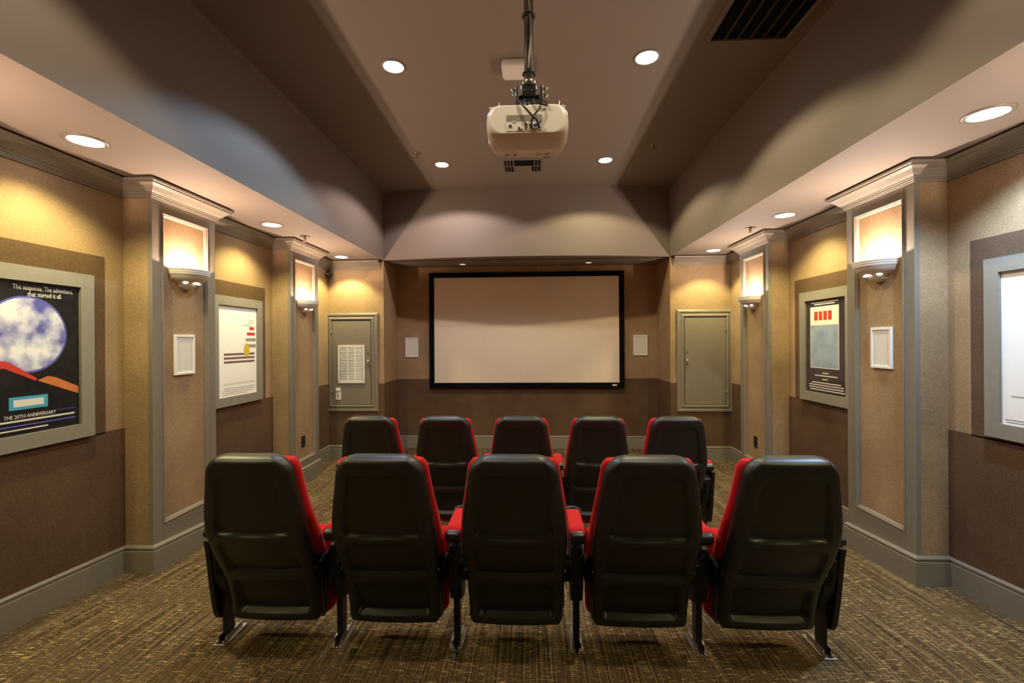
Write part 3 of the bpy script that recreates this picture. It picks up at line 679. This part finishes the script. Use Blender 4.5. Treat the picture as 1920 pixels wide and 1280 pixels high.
# dark poster, near left (print reads left to right = increasing y on the left wall)
t, sh, xs = poster(XLp, 1, 1.862, 2.545, 0.872, 1.800, 0.078, 'dark framed poster with a pale blue disc on the near left wall', 'print_night')
c_y = 2.203
disc(sh, xs, 1, c_y, 1.452, 0.197, 'print_violet', 0); disc(sh, xs, 1, c_y, 1.452, 0.187, 'print_disc', 1)
ML = lambda y, z, x=xs: Matrix.Translation((x + 0.0005, y, z)) @ Matrix(((0, 0, 1, 0), (1, 0, 0, 0), (0, 1, 0, 0), (0, 0, 0, 1)))
text_part('print_text', 'The suspense. The adventure.', 0.034, 'print_pale', sh, ML(2.435, 1.690), 'RIGHT', 0.72)
text_part('print_text', 'that started it all.', 0.034, 'print_pale', sh, ML(2.375, 1.658), 'RIGHT', 0.72)
patch(sh, xs, 1, 2.12, 2.30, 1.075, 1.14, 'print_sky', 0)
patch(sh, xs, 1, 2.14, 2.28, 1.090, 1.125, 'print_pale', 1)
MB().prism([(2.25, 1.215), (2.30, 1.235), (2.34, 1.225), (2.462, 1.165), (2.462, 1.125), (2.32, 1.185)], 'x', xs + 0.0006, xs + 0.0009).build('print_streak', 'print_orange', sh)
MB().prism([(1.945, 1.315), (2.03, 1.335), (2.12, 1.315), (2.25, 1.225), (2.24, 1.215), (2.10, 1.285), (1.945, 1.280)], 'x', xs + 0.0006, xs + 0.0009).build('print_streak', 'print_red', sh)
text_part('print_text', 'THE 20TH ANNIVERSARY', 0.027, 'print_pale', sh, ML(2.34, 1.040), 'RIGHT', 0.80)
patch(sh, xs, 1, 2.345, 2.445, 1.047, 1.050, 'print_violet', 0); patch(sh, xs, 1, 2.0, 2.44, 1.015, 1.024, 'print_pale', 0, 'print_credits')
patch(sh, xs, 1, 2.0, 2.445, 0.992, 0.999, 'print_violet', 0); patch(sh, xs, 1, 2.03, 2.30, 0.972, 0.979, 'print_pale', 0, 'print_credits')
# white poster, left wall between the pilasters
t, sh, xs = poster(XLp, 1, 3.525, 4.205, 0.870, 1.795, 0.076, 'white framed poster with brown and yellow shapes on the left wall between the pilasters', 'paper_white')
yb, ye = 3.605, 4.125
for k, z in enumerate((1.295, 1.262, 1.228)): patch(sh, xs, 1, 3.68, 4.10, z, z + 0.018, 'print_brown', 0)
disc(sh, xs, 1, 3.985, 1.335, 0.062, 'print_yellow', 1, ry=0.042)
patch(sh, xs, 1, 3.68, 4.10, 1.045, 1.062, 'print_pale', 0)
for z, a, c, m_ in ((1.600, 4.02, 4.09, 'print_grey'), (1.578, 4.00, 4.09, 'print_grey'), (1.555, 3.93, 4.06, 'print_grey')): patch(sh, xs, 1, a, c, z, z + 0.005, m_, 0, 'print_credits')
patch(sh, xs, 1, 4.025, 4.095, 1.518, 1.545, 'print_red', 0); patch(sh, xs, 1, 3.99, 4.105, 1.468, 1.495, 'print_red', 0)
patch(sh, xs, 1, 3.97, 4.12, 1.415, 1.443, 'print_grey', 0); patch(sh, xs, 1, 4.00, 4.12, 1.360, 1.388, 'print_grey', 0)
for z, a, c in ((1.012, 3.68, 4.10), (0.995, 3.67, 4.09), (0.978, 3.66, 4.06), (0.961, 3.66, 3.99)): patch(sh, xs, 1, a, c, z, z + 0.004, 'print_grey', 0, 'print_credits')
# blue and cream poster, right wall (reads with decreasing y)
t, sh, xs = poster(XRp, -1, 3.520, 4.195, 0.870, 1.813, 0.080, 'dark bordered poster with cream top and blue field on the right wall between the pilasters', 'print_dark')
patch(sh, xs, -1, 3.690, 4.058, 1.158, 1.676, 'print_pale', 0); patch(sh, xs, -1, 3.697, 4.051, 1.165, 1.520, 'print_water', 1); patch(sh, xs, -1, 3.697, 4.051, 1.520, 1.670, 'print_cream', 1)
for k in range(4): patch(sh, xs, -1, 3.775 + k * 0.060, 3.822 + k * 0.060, 1.560, 1.635, 'print_red', 2)
for z, a, c in ((1.705, 3.70, 4.05), (1.690, 3.74, 4.0)): patch(sh, xs, -1, a, c, z, z + 0.009, 'print_pale', 0, 'print_credits')
for z, a, c in ((1.115, 3.82, 3.90), (1.092, 3.71, 4.0), (1.062, 3.83, 3.90), (1.032, 3.67, 4.04), (1.012, 3.64, 4.08), (0.992, 3.64, 4.08), (0.972, 3.63, 4.07)): patch(sh, xs, -1, a, c, z, z + 0.008, 'print_pale', 0, 'print_credits')
# white poster, near right, cut by the picture edge
t, sh, xs = poster(XRp, -1, 1.845, 2.527, 0.886, 1.819, 0.076, 'white framed poster on the near right wall', 'paper_white')
for z, a, c in ((1.105, 2.05, 2.405), (0.985, 2.0, 2.435), (0.972, 2.0, 2.43)): patch(sh, xs, -1, a, c, z, z + 0.005, 'print_grey', 0, 'print_credits')

# ------------------------------------------------------------------ theatre seats
def lerp_pts(pts, s):
    for (s0, a), (s1, c) in zip(pts, pts[1:]):
        if s <= s1:
            k = (s - s0) / (s1 - s0); k = max(0, min(1, k)); return a + (c - a) * k
    return pts[-1][1]
Y0 = 2.115    # seat origin = line of the posts
PROF = [(1.800, 0.934), (1.806, 0.89), (1.815, 0.83), (1.827, 0.74), (1.840, 0.66), (1.862, 0.577), (1.908, 0.475), (1.955, 0.385), (1.990, 0.300), (2.012, 0.21), (2.022, 0.125)]
# smooth resample of the rear profile by arc length (Catmull-Rom)
def resample(P, n):
    Q = [P[0]] + P + [P[-1]]; out = []
    for i in range(len(P) - 1):
        p0, p1, p2, p3 = (Vector(Q[i + k]) for k in range(4))
        for j in range(20):
            t_ = j / 20.0
            out.append(0.5 * ((2 * p1) + (-p0 + p2) * t_ + (2 * p0 - 5 * p1 + 4 * p2 - p3) * t_ ** 2 + (-p0 + 3 * p1 - 3 * p2 + p3) * t_ ** 3))
    out.append(Vector(P[-1])); L = [0.0]
    for a, c in zip(out, out[1:]): L.append(L[-1] + (c - a).length)
    res = []; k = 0
    for i in range(n):
        s = L[-1] * i / (n - 1)
        while k < len(L) - 2 and L[k + 1] < s: k += 1
        f_ = (s - L[k]) / max(1e-9, L[k + 1] - L[k]); res.append((out[k].lerp(out[k + 1], f_), s))
    return res, L[-1]
NR, NC = 118, 61
RS, SL = resample(PROF, NR)
def normal_at(i):
    a = RS[max(0, i - 1)][0]; c = RS[min(NR - 1, i + 1)][0]; t_ = (c - a).normalized()
    return Vector((t_.y, -t_.x))       # (y,z): rearward
WID = [(0.0, 0.166), (0.07, 0.176), (0.15, 0.188), (0.25, 0.203), (0.33, 0.212), (0.42, 0.214), (0.52, 0.211), (0.62, 0.207), (0.75, 0.203), (1.0, 0.200)]
def half_w(s):
    w = lerp_pts(WID, s) * 1.045
    r = 0.075
    if s < r: w = w - r + math.sqrt(max(0, r * r - (r - s) ** 2))
    r2 = 0.035; e = SL - s
    if e < r2: w = w - r2 + math.sqrt(max(0, r2 * r2 - (r2 - e) ** 2))
    return w
def sstep(x): x = max(0.0, min(1.0, x)); return x * x * (3 - 2 * x)
# rear recesses: (s start, s end, half width at start, half width at end, smile, depth)
def s_of_z(z):
    return min(RS, key=lambda q: abs(q[0].y - z))[1]
RECS = [(s_of_z(0.862), s_of_z(0.590), 0.128, 0.166, 0.010, 0.020), (s_of_z(0.555), s_of_z(0.385), 0.166, 0.170, 0.002, 0.020), (s_of_z(0.345), s_of_z(0.178), 0.168, 0.168, 0.001, 0.032)]
def recess(s, x):
    d = 0.0
    for sa, sb, wa, wb_, smile, dep in RECS:
        k = (s - sa) / (sb - sa)
        if k < -0.1 or k > 1.2: continue
        w = wa + (wb_ - wa) * max(0, min(1, k))
        sb2 = sb + smile * (1 - (x / w) ** 2) if abs(x) < w else sb
        sa2 = sa + 0.004 * (x / w) ** 2
        dx = w - abs(x); rc = 0.035
        e0, e1 = s - sa2, sb2 - s
        if dx < rc and e0 < rc: e = rc - math.hypot(rc - dx, rc - e0)
        elif dx < 0.022 and e1 < 0.022: e = 0.022 - math.hypot(0.022 - dx, 0.022 - e1)
        else: e = min(dx, e0, e1)
        if e <= 0: continue
        soft = 0.008 if e1 > e + 1e-6 else 0.009
        d = max(d, dep * (0.35 + 0.65 * max(0, min(1, k))) * sstep(e / soft))
    return d
mb = MB(); rear = []; front = []
for i in range(NR):
    p, s = RS[i]; n_ = normal_at(i); w = half_w(s); rr = []; fr = []
    for j in range(NC):
        u = -1 + 2 * j / (NC - 1); u = math.copysign(abs(u) ** 0.92, u); x = w * u
        e = min(w - abs(x), s * 1.2, SL - s); rad = 0.034
        rnd = 0.0 if e > rad else rad - math.sqrt(max(0, rad * rad - (rad - e) ** 2))
        bow = 0.012 * (x / 0.21) ** 2
        d = -(rnd + bow + recess(s, x))
        q = p + n_ * d
        rr.append((x, q.x - Y0, q.y))
        q2 = p + n_ * (-0.062 + 0.0)
        fr.append((x * 0.985, q2.x - Y0, q2.y))
    rear.append(rr); front.append(fr)
vs_ = [p for r in rear for p in r] + [p for r in front for p in r]; o_ = NR * NC; fs_ = []
for i in range(NR - 1):
    for j in range(NC - 1):
        a = i * NC + j
        fs_.append((a, a + 1, a + NC + 1, a + NC)); fs_.append((o_ + a, o_ + a + NC, o_ + a + NC + 1, o_ + a + 1))
for i in range(NR - 1):
    for j in (0, NC - 1):
        a = i * NC + j; fs_.append((a, a + NC, o_ + a + NC, o_ + a))
for i in (0, NR - 1):
    for j in range(NC - 1):
        a = i * NC + j; fs_.append((a, a + 1, o_ + a + 1, o_ + a))
shell_mb = MB().add(vs_, fs_, True)
def superring(cx, cy, cz, w, d, axis_n, n=28, ex=3.2):
    # ring in the plane spanned by X and axis_n (a y,z vector)
    out = []
    for k in range(n):
        a = 2 * math.pi * k / n; ca, sa = math.cos(a), math.sin(a)
        u = math.copysign(abs(ca) ** (2 / ex), ca) * w; q = math.copysign(abs(sa) ** (2 / ex), sa) * d
        out.append((cx + u, cy + axis_n.x * q, cz + axis_n.y * q))
    return out
def cushion_back():
    mb = MB(); rings = []; idx = [i for i in range(NR) if 0.022 < RS[i][1] < SL * 0.67]; last = RS[idx[-1]][1]
    for i in idx[::2]:
        p, s = RS[i]; n_ = normal_at(i); w = half_w(s) + 0.004
        th = lerp_pts([(0, 0.028), (0.05, 0.036), (0.2, 0.036), (0.33, 0.046), (0.45, 0.052), (0.6, 0.05)], s)
        off = lerp_pts([(0, 0.085), (0.2, 0.090), (0.35, 0.102), (0.45, 0.112), (0.6, 0.112)], s)
        e = min(s - 0.018, last - s + 0.006); k = 1.0 if e > 0.03 else math.sqrt(max(0.04, 1 - (1 - e / 0.03) ** 2))
        if s < 0.075: w = lerp_pts(WID, s) * 1.045 - 0.070 + math.sqrt(max(0, 0.075 ** 2 - (0.075 - max(s, 0.004)) ** 2))
        c = p - n_ * off
        rings.append(superring(0, c.x - Y0, c.y, w + 0.004, th * k, n_))
    return mb.loft(rings)
def cushion_seat():
    rings = []; N = 26; nrm = Vector((math.cos(R(-12)), math.sin(R(-12))))
    for i in range(N):
        t_ = i / (N - 1); z = 0.058 + 0.442 * t_; e = min(t_, 1 - t_) * 0.442
        k = 1.0 if e > 0.05 else math.sqrt(max(0.02, 1 - (1 - e / 0.05) ** 2))
        y = 2.165 - Y0 + 0.055 * t_
        wq = 0.205 + 0.022 * k
        if t_ < 0.22: wq *= math.sqrt(max(0.12, 1 - (1 - t_ / 0.22) ** 2))
        rings.append(superring(0, y, z, wq, 0.058 * k, nrm))
    return MB().loft(rings)
seat0 = empty('theatre_seat', (0, 0, 0)); ORG[seat0.name] = (0, 0, 0)
shell_mb.build('back_shell', 'shell_plastic', seat0)
cushion_back().build('back_cushion', 'red_cloth', seat0)
cushion_seat().build('seat_cushion', 'red_cloth', seat0)
# black pan behind the folded seat and the hinge brackets out to the posts
rings = []
for i in range(14):
    t_ = i / 13; z = 0.115 + 0.26 * t_; e = min(t_, 1 - t_) * 0.26; k = 1 if e > 0.03 else math.sqrt(max(0.05, 1 - (1 - e / 0.03) ** 2))
    rings.append(superring(0, 2.105 - Y0 + 0.03 * t_, z, 0.19 + 0.02 * k, 0.022 * k, Vector((1, 0))))
MB().loft(rings).build('seat_pan', 'shell_plastic', seat0)
for sg in (-1, 1):
    MB().prism([(1.985 - Y0, 0.43), (2.01 - Y0, 0.448), (2.06 - Y0, 0.445), (2.10 - Y0, 0.40), (2.09 - Y0, 0.35), (2.01 - Y0, 0.345), (1.985 - Y0, 0.37)], 'x', sg * 0.185, sg * 0.247).build('hinge_bracket', 'bracket_black', seat0)
    MB().cyl((sg * 0.2, 1.985 - Y0, 0.405), 0.009, 0.0 if sg > 0 else -0.02, 0.02 if sg > 0 else 0.0, 10, 'x').build('pivot_bolt', 'steel_pole', seat0)

def make_post(end=0):
    t = empty('armrest_post', (0, 0, 0)); ORG[t.name] = (0, 0, 0); q = lambda y: y - Y0
    MB().prism([(q(2.095), 0.004), (q(2.137), 0.004), (q(2.142), 0.20), (q(2.20), 0.26), (q(2.235), 0.36), (q(2.235), 0.52), (q(2.10), 0.52), (q(2.06), 0.42), (q(2.065), 0.30), (q(2.092), 0.20)], 'x', -0.014, 0.014).build('leg', 'black_metal', t)
    MB().prism([(q(2.03), 0.44), (q(2.05), 0.475), (q(2.23), 0.475), (q(2.26), 0.40), (q(2.24), 0.27), (q(2.16), 0.20), (q(2.085), 0.22), (q(2.05), 0.30)], 'x', -0.027, 0.027).build('side_cover', 'black_metal', t)
    if end:
        pts = [(2.012, 0.50), (2.026, 0.43), (2.046, 0.28), (2.064, 0.18), (2.076, 0.13), (2.092, 0.104), (2.115, 0.096), (2.17, 0.098), (2.20, 0.12), (2.26, 0.36), (2.28, 0.50)]
        MB().prism([(q(y), z) for y, z in pts], 'x', end * 0.024, end * 0.046).build('end_panel', 'black_metal', t)
    MB().box(-0.032, 0.032, q(2.005), q(2.25), 0.508, 0.560, 0.010).build('armrest_body', 'arm_plastic', t)
    # rounded rear nose of the arm
    rings = []
    for i in range(8):
        a = i / 7; y = q(1.985) + 0.05 * a; k = math.sqrt(max(0.06, 1 - (1 - a) ** 2))
        rings.append([(u, y, 0.542 + w) for u, w in rrect(0.068 * (0.75 + 0.25 * k), 0.060 * k, 0.014 * k, 4)])
    MB().loft(rings).build('arm_nose', 'arm_plastic', t)
    rings = []
    for i in range(14):
        a = i / 13; y = q(2.004) + 0.252 * a; e = min(a, 1 - a) * 0.252; k = 1 if e > 0.02 else math.sqrt(max(0.08, 1 - (1 - e / 0.02) ** 2))
        rings.append([(u, y, 0.558 + 0.002 * a + w) for u, w in rrect(0.066, 0.040 * k, 0.015 * k, 4)])
    MB().loft(rings).build('arm_pad', 'red_cloth', t)
    cup = MB().lathe([(0.036, 0.455), (0.040, 0.535), (0.046, 0.545), (0.0465, 0.557), (0.043, 0.560), (0.038, 0.556), (0.036, 0.47), (0.001, 0.468)], (0, q(2.295), 0), 32)
    cup.lathe([(0.001, 0.455), (0.036, 0.455)], (0, q(2.295), 0), 32).build('cup_holder', 'arm_plastic', t)
    foot = MB().box(-0.030, 0.030, q(2.045), q(2.215), 0.0, 0.007, 0.002).box(-0.021, -0.014, q(2.07), q(2.19), 0.006, 0.035).box(0.014, 0.021, q(2.07), q(2.19), 0.006, 0.035).build('foot_plate', 'chrome', t)
    for y, x in ((2.060, -0.016), (2.060, 0.016), (2.20, 0.0)): MB().cyl((x, q(y), 0.0), 0.008, 0.006, 0.016, 10).build('anchor_bolt', 'chrome', foot)
    return t
post0 = make_post(0); post_l = make_post(-1); post_r = make_post(1)
CEN = -0.078; PITCH = 0.551
ROWS = [('back', Y0, floor_z(Y0)), ('front', Y0 + 1.40, -DROP + 0.0)]
ORDER = ['leftmost', 'second from the left', 'middle', 'second from the right', 'rightmost']
FIRST = {'s': False, 'p': False, 'l': False, 'r': False}
def inst(proto, key):
    if not FIRST[key]: FIRST[key] = True; return proto
    return copy_tree(proto)
PORD = ['at the left end of', 'second from the left in', 'left of the middle seat in', 'right of the middle seat in', 'second from the right in', 'at the right end of']
for rn, y, z in ROWS:
    rd = 'near row' if rn == 'back' else 'far row'
    for k in range(5):
        o = inst(seat0, 's'); o.location = (CEN + (k - 2) * PITCH, y, z)
        tag(o, 'black and red theatre seat, %s in the %s' % (ORDER[k], rd), 'seat', 'theatre seats in the %s' % ('near row' if rn == 'back' else 'far row'))
    for k in range(6):
        key = 'l' if k == 0 else 'r' if k == 5 else 'p'
        o = inst({'l': post_l, 'r': post_r, 'p': post0}[key], key); o.location = (CEN + (k - 2.5) * PITCH, y, z)
        tag(o, 'black armrest post with red pad, %s the %s' % (PORD[k], 'near row' if rn == 'back' else 'far row'), 'armrest', 'armrest posts in the %s' % ('near row' if rn == 'back' else 'far row'))
